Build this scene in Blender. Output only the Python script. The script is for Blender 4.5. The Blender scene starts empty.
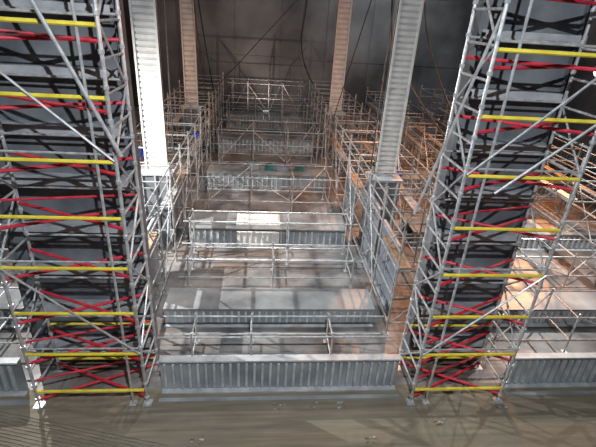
import bpy, math, random
from mathutils import Vector, Matrix
random.seed(7)
S = bpy.context.scene
S.view_settings.view_transform = 'Standard'

# ---------------- materials ----------------
def mat(name, c1, c2=None, rough=0.6, metal=0.0, scale=3.0, bump=0.0, lo=0.35, hi=0.65, detail=6, stretch=None):
    m = bpy.data.materials.new(name); m.use_nodes = True
    nt = m.node_tree; b = nt.nodes['Principled BSDF']
    b.inputs['Roughness'].default_value = rough
    b.inputs['Metallic'].default_value = metal
    c2 = c2 or c1
    tc = nt.nodes.new('ShaderNodeTexCoord')
    mp = nt.nodes.new('ShaderNodeMapping')
    if stretch: mp.inputs['Scale'].default_value = stretch
    nt.links.new(tc.outputs['Object'], mp.inputs['Vector'])
    n = nt.nodes.new('ShaderNodeTexNoise'); n.inputs['Scale'].default_value = scale
    n.inputs['Detail'].default_value = detail
    nt.links.new(mp.outputs[0], n.inputs['Vector'])
    r = nt.nodes.new('ShaderNodeValToRGB')
    r.color_ramp.elements[0].position = lo; r.color_ramp.elements[1].position = hi
    r.color_ramp.elements[0].color = (*c1, 1); r.color_ramp.elements[1].color = (*c2, 1)
    nt.links.new(n.outputs['Fac'], r.inputs['Fac'])
    nt.links.new(r.outputs['Color'], b.inputs['Base Color'])
    if bump:
        bp = nt.nodes.new('ShaderNodeBump'); bp.inputs['Strength'].default_value = bump
        bp.inputs['Distance'].default_value = 0.02
        nt.links.new(n.outputs['Fac'], bp.inputs['Height'])
        nt.links.new(bp.outputs[0], b.inputs['Normal'])
    return m

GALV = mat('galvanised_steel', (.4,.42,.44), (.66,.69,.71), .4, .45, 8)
GALVD = mat('darker_galvanised_steel', (.25,.26,.27), (.48,.5,.51), .45, .4, 6)  # darker grey galvanised tone for the rows and far guardrails
YEL = mat('yellow_paint', (.72,.56,.04), (.86,.74,.08), .55, 0, 5)
RED = mat('red_paint', (.46,.015,.035), (.64,.04,.07), .55, 0, 5)
DARK = mat('dark_steel', (.1,.11,.13), (.2,.22,.24), .55, .1, 1.3)
EDGE = mat('stiffener_steel', (.3,.32,.35), (.46,.49,.52), .5, .1, 3)
RIB = mat('primed_steel', (.2,.22,.24), (.38,.41,.43), .5, .1, 1.0)
RIBH = mat('rib_steel', (.38,.4,.42), (.6,.63,.64), .5, .1, 3)
TOPF = mat('girder_top_plate', (.14,.15,.16), (.36,.38,.39), .38, .2, .9, 0, .35, .65, 5)
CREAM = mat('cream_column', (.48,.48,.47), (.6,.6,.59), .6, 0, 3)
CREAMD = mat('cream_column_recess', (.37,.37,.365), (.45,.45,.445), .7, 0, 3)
PALE = mat('pale_panel', (.62,.62,.6), (.75,.74,.72), .5, 0, 3)
BLUEG = mat('bluegrey_panel', (.15,.18,.22), (.24,.28,.32), .5, .1, 2)
BLUE = mat('blue_plastic', (.02,.05,.35), (.04,.09,.5), .5)
TEAL = mat('teal_plastic', (.02,.1,.1), (.03,.16,.14), .5)
WOOD = mat('scaffold_board', (.2,.14,.09), (.36,.26,.18), .8, 0, 4, .2)
GRATE = mat('grating_bar', (.14,.13,.1), (.26,.24,.19), .6, 0, 4)
RUBBER = mat('black_rubber', (.015,.015,.017), (.03,.03,.03), .5)
LAMPM = bpy.data.materials.new('lamp_glass'); LAMPM.use_nodes = True
_b = LAMPM.node_tree.nodes['Principled BSDF']
_b.inputs['Emission Color'].default_value = (1,.95,.85,1); _b.inputs['Emission Strength'].default_value = 4
WALLM = mat('bulkhead_plating', (.06,.06,.062), (.22,.216,.212), .5, .1, .22, .1, .36, .66, 10)
CEILM = mat('ceiling_plating', (.06,.06,.065), (.1,.1,.1), .7, 0, .6)

def floor_mat():
    m = bpy.data.materials.new('worn_tank_floor'); m.use_nodes = True
    nt = m.node_tree; b = nt.nodes['Principled BSDF']; L = nt.links.new
    tc = nt.nodes.new('ShaderNodeTexCoord')
    def noise(sc, det=8, st=None):
        n = nt.nodes.new('ShaderNodeTexNoise'); n.inputs['Scale'].default_value = sc; n.inputs['Detail'].default_value = det
        if st:
            mp = nt.nodes.new('ShaderNodeMapping'); mp.inputs['Scale'].default_value = st
            L(tc.outputs['Object'], mp.inputs['Vector']); L(mp.outputs[0], n.inputs['Vector'])
        else: L(tc.outputs['Object'], n.inputs['Vector'])
        return n
    def ramp(src, a, ca, bb, cb):
        r = nt.nodes.new('ShaderNodeValToRGB'); e = r.color_ramp.elements
        e[0].position = a; e[0].color = (*ca,1); e[1].position = bb; e[1].color = (*cb,1)
        L(src, r.inputs['Fac']); return r
    def mix(f, a, c):
        x = nt.nodes.new('ShaderNodeMix'); x.data_type = 'RGBA'
        L(f, x.inputs['Factor']); L(a, x.inputs['A']); L(c, x.inputs['B']); return x.outputs['Result']
    front = ramp(noise(1.5, 12, (.5,7,1)).outputs['Fac'], .3, (.16,.138,.1), .7, (.25,.22,.165))
    back = ramp(noise(.9, 10).outputs['Fac'], .35, (.075,.075,.077), .65, (.27,.27,.27))
    rust = ramp(noise(2.2, 10).outputs['Fac'], .3, (.085,.062,.05), .7, (.19,.13,.095))
    rf = ramp(noise(.3, 8).outputs['Fac'], .48, (0,0,0), .62, (.8,.8,.8))
    rr = ramp(noise(1.1, 6).outputs['Fac'], .35, (.28,.28,.28), .65, (.6,.6,.6))
    rfr = ramp(noise(1.1, 6).outputs['Fac'], .35, (.78,.78,.78), .65, (.9,.9,.9))
    sep = nt.nodes.new('ShaderNodeSeparateXYZ'); L(tc.outputs['Object'], sep.inputs[0])
    gt = nt.nodes.new('ShaderNodeMath'); gt.operation = 'GREATER_THAN'; gt.inputs[1].default_value = 7.0
    L(sep.outputs['Y'], gt.inputs[0])
    L(mix(gt.outputs[0], rfr.outputs['Color'], rr.outputs['Color']), b.inputs['Roughness'])
    bk = mix(rf.outputs['Color'], back.outputs['Color'], rust.outputs['Color'])
    L(mix(gt.outputs[0], front.outputs['Color'], bk), b.inputs['Base Color'])
    bp = nt.nodes.new('ShaderNodeBump'); bp.inputs['Strength'].default_value = .12; bp.inputs['Distance'].default_value = .02
    L(noise(6).outputs['Fac'], bp.inputs['Height']); L(bp.outputs[0], b.inputs['Normal'])
    return m
FLOORM = floor_mat()

# ---------------- mesh builder ----------------
class B:
    def __init__(s, default=None): s.v=[]; s.f=[]; s.mi=[]; s.mats=[]; s.d=default or GALV
    def m(s, mt):
        if mt not in s.mats: s.mats.append(mt)
        return s.mats.index(mt)
    def tube(s, p, q, r=.026, mt=None, n=7):
        p=Vector(p); q=Vector(q); d=(q-p)
        if d.length < 1e-6: return
        d.normalize(); a = d.orthogonal().normalized(); b = d.cross(a)
        k=len(s.v); i=s.m(mt or s.d)
        for c in (p,q):
            for j in range(n):
                t=2*math.pi*j/n; s.v.append(c+(a*math.cos(t)+b*math.sin(t))*r)
        for j in range(n):
            s.f.append((k+j,k+(j+1)%n,k+n+(j+1)%n,k+n+j)); s.mi.append(i)
        s.f.append(tuple(k+j for j in range(n-1,-1,-1))); s.mi.append(i)
        s.f.append(tuple(k+n+j for j in range(n))); s.mi.append(i)
    def box(s, lo, hi, mt):
        k=len(s.v); i=s.m(mt)
        x0,y0,z0=lo; x1,y1,z1=hi
        s.v += [Vector(c) for c in [(x0,y0,z0),(x1,y0,z0),(x1,y1,z0),(x0,y1,z0),(x0,y0,z1),(x1,y0,z1),(x1,y1,z1),(x0,y1,z1)]]
        for f in [(0,3,2,1),(4,5,6,7),(0,1,5,4),(1,2,6,5),(2,3,7,6),(3,0,4,7)]:
            s.f.append(tuple(k+j for j in f)); s.mi.append(i)
    def build(s, name):
        me=bpy.data.meshes.new(name); c=sum(s.v,Vector())/len(s.v); zmin=min(v.z for v in s.v)
        o=Vector((c.x,c.y,zmin))
        me.from_pydata([v-o for v in s.v],[],s.f)
        for m_ in s.mats: me.materials.append(m_)
        for p,i in zip(me.polygons,s.mi): p.material_index=i
        me.update()
        ob=bpy.data.objects.new(name,me); ob.location=o
        S.collection.objects.link(ob); return ob

# ---------------- room shell ----------------
X0,X1,Y0,Y1,ZC = -20.0,22.0,-5.0,36.0,14.0
def shell(name, lo, hi, mt):
    b=B(); b.box(lo,hi,mt); me=bpy.data.meshes.new(name); me.from_pydata([tuple(v) for v in b.v],[],b.f)
    me.materials.append(mt); o=bpy.data.objects.new(name,me); S.collection.objects.link(o); return o
shell('floor',(X0,Y0,-.3),(X1,Y1,0),FLOORM)
shell('ceiling',(X0,Y0,ZC),(X1,Y1,ZC+.3),CEILM)
shell('wall_left',(X0-.3,Y0,-.3),(X0,Y1,ZC+.3),WALLM)
shell('wall_right',(X1,Y0,-.3),(X1+.3,Y1,ZC+.3),WALLM)
shell('wall_front',(X0-.3,Y0-.3,-.3),(X1+.3,Y0,ZC+.3),WALLM)
def back_wall():
    b=B(); b.box((X0-.3,Y1,-.3),(X1+.3,Y1+.3,ZC+.3),WALLM)
    x=X0+.5
    while x<X1:
        b.box((x,Y1-.05,0),(x+.08,Y1,ZC),WALLM); x+=3.5
    for z in (4.2,9.0): b.box((X0,Y1-.07,z),(X1,Y1,z+.1),WALLM)
    me=bpy.data.meshes.new('wall_back'); me.from_pydata([tuple(v) for v in b.v],[],b.f); me.materials.append(WALLM)
    S.collection.objects.link(bpy.data.objects.new('wall_back',me))
back_wall()

# ---------------- scaffold towers ----------------
STEP=.97; Z1=.4
def tower(xa, xb, ya, yb, top, inner, side):
    b=B()
    xs=(xa,xb); ys=(ya,yb)
    for x in xs:
        for y in ys:
            b.box((x-.09,y-.09,0),(x+.09,y+.09,.012),GALV)
            b.tube((x,y,.01),(x,y,.3),.018)
            b.tube((x,y,.16),(x,y,.2),.05)
            b.tube((x,y,.2),(x,y,top),.03,n=8)
            z=.55
            while z<top:
                b.tube((x,y,z-.03),(x,y,z+.03),.045); z+=STEP/2
    b.tube((inner,ya,.2),(inner,ya,top),.024)
    b.box((inner-.07,ya-.07,0),(inner+.07,ya+.07,.012),GALV); b.tube((inner,ya,0),(inner,ya,.25),.018)
    n=int((top-Z1)/STEP)+1
    for k in range(n):
        z=Z1+STEP*k
        b.tube((xa+.03,ya-.02,z),(xb-.03,ya-.02,z),.032,YEL)
        if k in(0,1): b.tube((xa+.03,yb+.02,z-.1),(xb-.03,yb+.02,z-.1),.027,YEL)
        zr=z-.26
        b.tube((xa+.03,ya+.03,zr),(xb-.03,yb-.03,zr+.02),.031,RED)
        b.tube((xb-.03,ya+.03,zr+.05),(xa+.03,yb-.03,zr+.07),.031,RED)
        if k in (0,1,4): b.tube((xa+.03,ya+.05,zr+.5),(xb-.03,yb-.05,zr+.3),.022,RED)
        b.tube((xa,yb,z+.12),(xb,yb,z+.12),.022)
        if k%2: b.tube((xa,ya,z+.12),(xb,ya,z+.12),.02)
        for x in xs:
            for dz in (0,.48):
                b.tube((x,ya,z+dz+.05),(x,yb,z+dz+.05),.022)
            if k<n-1:
                a,c=(ya,yb) if k%2 else (yb,ya)
                b.tube((x,a,z+.05),(x,c,z+STEP+.05),.02)
    for k in range(0,n-2,4):
        z=Z1+STEP*k
        p,q=(xa,xb) if side else (xb,xa)
        b.tube((p,ya-.06,z+1),(q,ya-.06,z+STEP*2+1),.02)
    return b
t=tower(-4.36,-2.21,6.6,7.58,9.4,-2.5,0)
t.tube((-3.3,6.42,8.3),(-2.06,6.42,5.4),.03,n=10)
t.build('scaffold_tower')
t=tower(3.4,5.42,6.5,7.5,9.4,3.75,1)
t.tube((3.9,6.35,5.0),(6.6,6.35,7.4),.024)
t.tube((2.95,7.2,4.2),(3.6,6.35,9.0),.026)
t.build('scaffold_tower')

def webframe(xa,xb,y,top):
    b=B()
    b.box((xa,y,0),(xb,y+.1,top),DARK)
    b.box((xa-.05,y-.12,0),(xa+.02,y+.22,top),DARK); b.box((xb-.02,y-.12,0),(xb+.05,y+.22,top),DARK)
    z=.6
    while z<top:
        b.box((xa+.02,y-.28,z),(xb-.02,y,z+.045),EDGE)
        b.box((xa+.02,y-.3,z-.09),(xb-.02,y-.28,z+.045),EDGE)
        z+=STEP
    b.build('stiffened_web_frame')
webframe(-4.9,-2.35,8.0,9.6)
webframe(3.75,5.6,7.95,9.6)

# ---------------- transverse girders ----------------
def girder(xa,xb,y,h,pitch,w):
    b=B()
    b.box((xa,y,.02),(xb,y+.06,h-.04),RIB)
    b.box((xa,y-.12,0),(xb,y+w,.03),RIBH)
    b.box((xa,y-.08,h-.04),(xb,y+w,h),TOPF if w>.3 else RIBH)
    if w>.3: b.box((xa,y+w-.06,.03),(xb,y+w,h-.04),RIB)
    x=xa+.08
    while x<xb-.08:
        b.box((x,y-.06,.1),(x+.05,y,h-.12),RIBH); x+=pitch
    b.box((xa,y-.03,h-.12),(xb,y,h-.04),RIB)
    b.build('transverse_girder')
for a,c in ((-19.5,-4.75),(-1.98,3.17),(5.75,21.5)): girder(a,c,6.95,.88,.17,.08)
for y,h,w in ((9.12,.56,.85),(13.46,.68,1.2),(18.7,.8,1.1),(24.3,.95,.9),(30.2,1.0,.9)):
    for a,c in ((-19.5,-4.9),(-2.35,3.15),(5.6,21.5)):
        girder(a,c,y,h,.18 if y<12 else .22,w)

b=B(); b.box((-.7,13.24,.0),(.75,13.29,.62),PALE)
for i in range(7): b.box((-.65+i*.2,13.2,.03),(-.6+i*.2,13.24,.6),PALE)
b.build('leaning_white_panel')
b=B(); b.box((-.75,13.6,.685),(.8,14.5,.72),PALE)
for i in range(8): b.box((-.7+i*.2,13.6,.72),(-.66+i*.2,14.5,.74),PALE)
b.build('white_deck_panel')

# ---------------- guardrails ----------------
def guardrail(xa,xb,y,z0,zs,ps,diag=True,ydepth=.9):
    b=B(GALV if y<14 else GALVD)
    for x in ps:
        for yy in (y,y+ydepth):
            b.box((x-.07,yy-.07,z0),(x+.07,yy+.07,z0+.012),GALVD)
            b.tube((x,yy,z0),(x,yy,z0+max(zs)+.12),.024)
        for z in zs: b.tube((x,y,z0+z),(x,y+ydepth,z0+z),.02)
    for z in zs:
        b.tube((xa,y,z0+z),(xb,y,z0+z),.023); b.tube((xa,y+ydepth,z0+z+.04),(xb,y+ydepth,z0+z+.04),.023)
    if diag:
        for i in range(0,len(ps)-1):
            if i%2: b.tube((ps[i],y,z0+zs[-1]),(ps[i+1],y,z0+zs[0]),.019)
            else: b.tube((ps[i],y,z0+zs[0]),(ps[i+1],y+ydepth,z0+zs[-1]),.019)
    b.build('scaffold_guardrail')
guardrail(-2.2,3.2,7.75,0,(.2,.75),(-1.45,-.1,1.8),False,.7)
guardrail(-2.3,3.2,10.9,0,(.3,.9),(-2.0,.5,2.9),False)
guardrail(-2.3,3.2,12.2,0,(.15,1.5),(-2.1,1.0,3.0),False,.7)
guardrail(-2.3,3.2,16.2,0,(.5,1.5),(-2.0,-.3,1.4,2.9),True,1.6)
guardrail(-2.3,3.2,20.9,0,(.6,1.5,2.2),(-2.0,-.3,1.4,2.9),True,2)
guardrail(-2.3,3.2,26.8,0,(.8,1.6,2.4),(-2.0,-.3,1.4,2.9),True,2)
guardrail(-2.3,3.2,31.8,0,(.8,1.8,2.8),(-2.0,-.9,.6,1.6,2.9),True,1.8)
for y in (8.0,11.0,16,21,27):
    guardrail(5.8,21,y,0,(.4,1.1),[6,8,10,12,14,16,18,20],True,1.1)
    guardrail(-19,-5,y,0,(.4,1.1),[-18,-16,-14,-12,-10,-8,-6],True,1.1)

# ---------------- longitudinal scaffold rows ----------------
def row(xa,xb,ya,yb,H,bay=1.75,boards=True):
    b=B(GALVD); ys=[]; y=ya
    while y<=yb+.01: ys.append(y); y+=bay
    for i,y in enumerate(ys):
        for x in (xa,xb):
            b.box((x-.08,y-.08,0),(x+.08,y+.08,.012),GALVD)
            b.tube((x,y,0),(x,y,H+random.uniform(-.1,.35)),.03)
            for z in (1,2,3): b.tube((x,y,z-.04),(x,y,z+.04),.047)
        for z in (.35,1.15,1.95,2.75,H-.05): b.tube((xa,y,z),(xb,y,z),.023)
        if i%2==0: b.tube((xa,y,.3),(xb,y,2.2),.018)
        if i<len(ys)-1:
            y2=ys[i+1]
            for x in (xa,xb):
                for z in (.35,1.15,1.95,2.45,2.9,H-.05): b.tube((x,y,z),(x,y2,z),.022)
                if i%2: b.tube((x,y,.3),(x,y2,2.9),.019)
                else: b.tube((x,y2,1.2),(x,y,H),.019)
            if boards and i%3!=1:
                w=.3
                for s_ in (xa+.06,xb-.06-w): b.box((s_,y+.03,1.98),(s_+w,y2-.03,2.02),GALVD if i%3 else WOOD)
    b.build('scaffold_walkway')
row(-4.65,-2.6,8.75,31.5,3.3)
row(3.45,5.35,8.75,31.5,3.3)
row(11.2,12.9,8.75,31.5,3.3,2.4)
row(-13,-11.3,8.75,31.5,3.3,2.4)
row(7.6,9.2,14.5,31.5,2.6,2.4)

def panel(x,ya,yb,z0,z1):
    b=B(); b.box((x-.02,ya,z0),(x+.02,yb,z1),BLUEG)
    for y in (ya,(ya+yb)/2-.02,yb-.04): b.box((x-.06,y,z0),(x-.02,y+.04,z1),EDGE)
    for z in (z0,z1-.04): b.box((x-.06,ya,z),(x-.02,yb,z+.04),EDGE)
    b.build('steel_side_panel')
for ya,yb,z1 in ((9.5,11.2,2.2),(11.6,13.2,2.3),(15.0,17.0,1.9)): panel(3.75,ya,yb,0,z1)
for ya,yb,z1 in ((9.6,11.6,1.9),(15.0,16.6,1.8)): panel(-3.0,ya,yb,0,z1)

# ---------------- columns ----------------
def column(x,y,p):
    b=B(); w=.36
    b.box((x-.5,y-.4,0),(x+.5,y+.4,2.5),DARK)
    b.box((x-.56,y-.46,2.5),(x+.56,y+.46,2.58),EDGE)
    for xx in (x-.42,x,x+.38): b.box((xx-.02,y-.46,0),(xx+.03,y-.4,2.5),EDGE)
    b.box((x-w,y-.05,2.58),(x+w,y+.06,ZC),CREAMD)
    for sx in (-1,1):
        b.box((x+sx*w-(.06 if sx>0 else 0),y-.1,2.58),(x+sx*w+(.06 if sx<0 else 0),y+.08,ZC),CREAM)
    z=2.66
    while z<ZC-.1:
        b.box((x-w+.06,y-.075,z),(x+w-.06,y-.05,z+p*.6),CREAM); z+=p
    b.build('steel_column')
for x,y,p in ((-3.35,13.9,.17),(4.35,13.9,.17),(-3.75,24.6,.25),(4.25,24.6,.25)): column(x,y,p)

# ---------------- small items ----------------
def tool_box(x,y,z,mt,s=.3,name='tool_crate'):
    b=B(); b.box((x-s,y-s*.7,z),(x+s,y+s*.7,z+s),mt); b.box((x-s*1.05,y-s*.75,z+s),(x+s*1.05,y+s*.75,z+s*1.15),mt)
    b.tube((x-s*.5,y,z+s*1.15),(x-s*.5,y,z+s*1.4),.015,RUBBER); b.tube((x+s*.5,y,z+s*1.15),(x+s*.5,y,z+s*1.4),.015,RUBBER)
    b.tube((x-s*.5,y,z+s*1.4),(x+s*.5,y,z+s*1.4),.02,RUBBER); b.build(name)
tool_box(-4.35,17.0,2.02,BLUE,.32); tool_box(4.95,14.9,2.02,BLUE,.3); tool_box(-2.9,20.0,2.02,BLUE,.2)
tool_box(.5,19.3,.8,TEAL,.22); tool_box(1.1,19.2,.8,DARK,.3); tool_box(-.3,19.3,.8,DARK,.3); tool_box(1.9,19.3,.8,TEAL,.18)

b=B()
for (x,y) in ((.55,6.45),(1.25,6.45),(3.9,6.0),(2.3,5.6),(-1.1,5.7),(5.4,6.25),(1.9,6.45)):
    for k in range(6):
        a=x+random.uniform(-.13,.13); c=y+random.uniform(-.08,.08); r=random.uniform(.012,.03)
        b.box((a-r,c-r*.6,0),(a+r,c+r*.6,r),WOOD if k%2 else EDGE)
b.build('construction_debris')
b=B()
for i in range(11):
    y=6.35-i*.07; b.tube((-5.6,y+.25,.006),(-1.6-.25*i,y-.75+.06*i,.006),.008,GRATE,5)
b.build('floor_grating')
b=B(); b.box((-19,6.6,0),(-4.6,6.72,.01),RIB); b.box((-2.0,6.62,0),(3.2,6.72,.01),RIB); b.box((5.7,6.62,0),(21,6.72,.01),RIB)
b.build('floor_strip')

def cable(pts,r=.022):
    cu=bpy.data.curves.new('hanging_cable','CURVE'); cu.dimensions='3D'; cu.bevel_depth=r
    sp=cu.splines.new('NURBS'); sp.points.add(len(pts)-1)
    for p,q in zip(sp.points,pts): p.co=(*q,1)
    sp.use_endpoint_u=True; sp.order_u=3
    cu.materials.append(RUBBER); S.collection.objects.link(bpy.data.objects.new('hanging_cable',cu))
cable([(-4.5,28,ZC),(-3.6,27,8.5),(-3.0,26,5),(-2.6,25,3.4)],.035)
cable([(-3.2,22,ZC),(-3.1,22,8.5),(-2.9,22,5),(-2.6,22,3.4)],.03)
cable([(5.2,20,ZC),(5.0,19,8),(5.4,17.5,5.5),(7.5,16,3.2)],.035)
cable([(7.5,22,ZC),(6.4,21,8),(5.9,20,5),(5.4,19,3.3)],.035)
cable([(6.2,22,ZC),(6.3,21,8),(6.5,20,5),(6.4,19,2.3)],.03)
cable([(3.2,30,ZC),(2.8,30,8),(2.4,30,5),(3.4,29,3.4)],.045)
cable([(4.9,16,ZC),(5.1,16,8.5),(6.6,16,5.2),(8.2,15,2.7)],.028)
for (p,q) in (((-2.6,24,3.4),(2.9,30,9.0)),((3.45,12.5,3.3),(3.6,13,11)),((-2.6,13,3.3),(-2.75,14.0,11)),((5.35,15,3.3),(6.5,24,10)),((5.35,12,3.3),(8.2,16,10.5)),((3.45,20,3.3),(5.2,20,11))):
    b=B(); b.tube(p,q,.02,RUBBER); b.build('guy_wire')

# ---------------- floodlights ----------------
def flood(loc,target,power,col,size=.3,spread=160):
    d=(Vector(target)-Vector(loc)).normalized()
    l=bpy.data.lights.new('floodlight_lamp','AREA'); l.shape='SQUARE'; l.size=size; l.energy=power; l.color=col; l.spread=math.radians(spread)
    e=bpy.data.objects.new('floodlight',None); S.collection.objects.link(e); e.location=loc
    e.rotation_euler=d.to_track_quat('-Z','Y').to_euler()
    lo=bpy.data.objects.new('lamp',l); S.collection.objects.link(lo); lo.parent=e; lo.location=(0,0,-.14)
    b=B(); s=.2
    b.box((-s,-s,-.08),(s,s,.1),EDGE); b.box((-s*.9,-s*.9,-.1),(s*.9,s*.9,-.08),LAMPM)
    b.tube((-s,0,0),(-s,0,.5),.03); b.tube((s,0,0),(s,0,.5),.03); b.tube((-s,0,.5),(s,0,.5),.03)
    h=b.build('housing'); zz=h.location.copy(); h.parent=e; h.location=zz
W=(1,.97,.93); C=(.92,.96,1.0); O=(1,.4,.16)
flood((.8,-.5,11.0),(-.5,8.5,2.0),820,C,.08)
flood((-6.8,11,5.6),(0,12,.3),760,W,.05,135)
flood((-10,8,11),(-5,9,2),130,C,.15)
flood((11.6,12,6.2),(8,12.5,0),380,W,.08,140)
flood((14.5,18.5,6.0),(5,18.5,.3),800,O,.1,150)
flood((6.6,17.0,9.6),(6.0,14.5,0),340,O,.1,110)
flood((-8,22,6),(-2,21,.5),260,(1,.58,.38),.1)
flood((11,26,12.5),(9,36,6),480,(.85,.93,1),.2)  # added wash that brightens the back wall, not a known floodlight
flood((.4,29.5,1.25),(-.3,35,8),110,(1,.75,.64),.08,120)  # added low lamp, put in to throw large shadows on the back wall
flood((.5,14,13),(.3,14,0),240,W,.06,90)  # added overhead fill for the columns and alley, no known fixture
w=bpy.data.worlds.new('w'); S.world=w; w.use_nodes=True
w.node_tree.nodes['Background'].inputs[0].default_value=(.015,.017,.02,1)

# ---------------- camera ----------------
cam=bpy.data.cameras.new('cam'); co=bpy.data.objects.new('cam',cam); S.collection.objects.link(co)
cam.sensor_width=36; cam.lens=430/596*36; cam.clip_start=.05
M=Matrix(((.9954,-.0201,-.0933),(-.0748,.4430,-.8934),(.0593,.8963,.4395))).to_quaternion().to_matrix().to_4x4()
M.translation=Vector((0,0,7.5)); co.matrix_world=M
S.camera=co
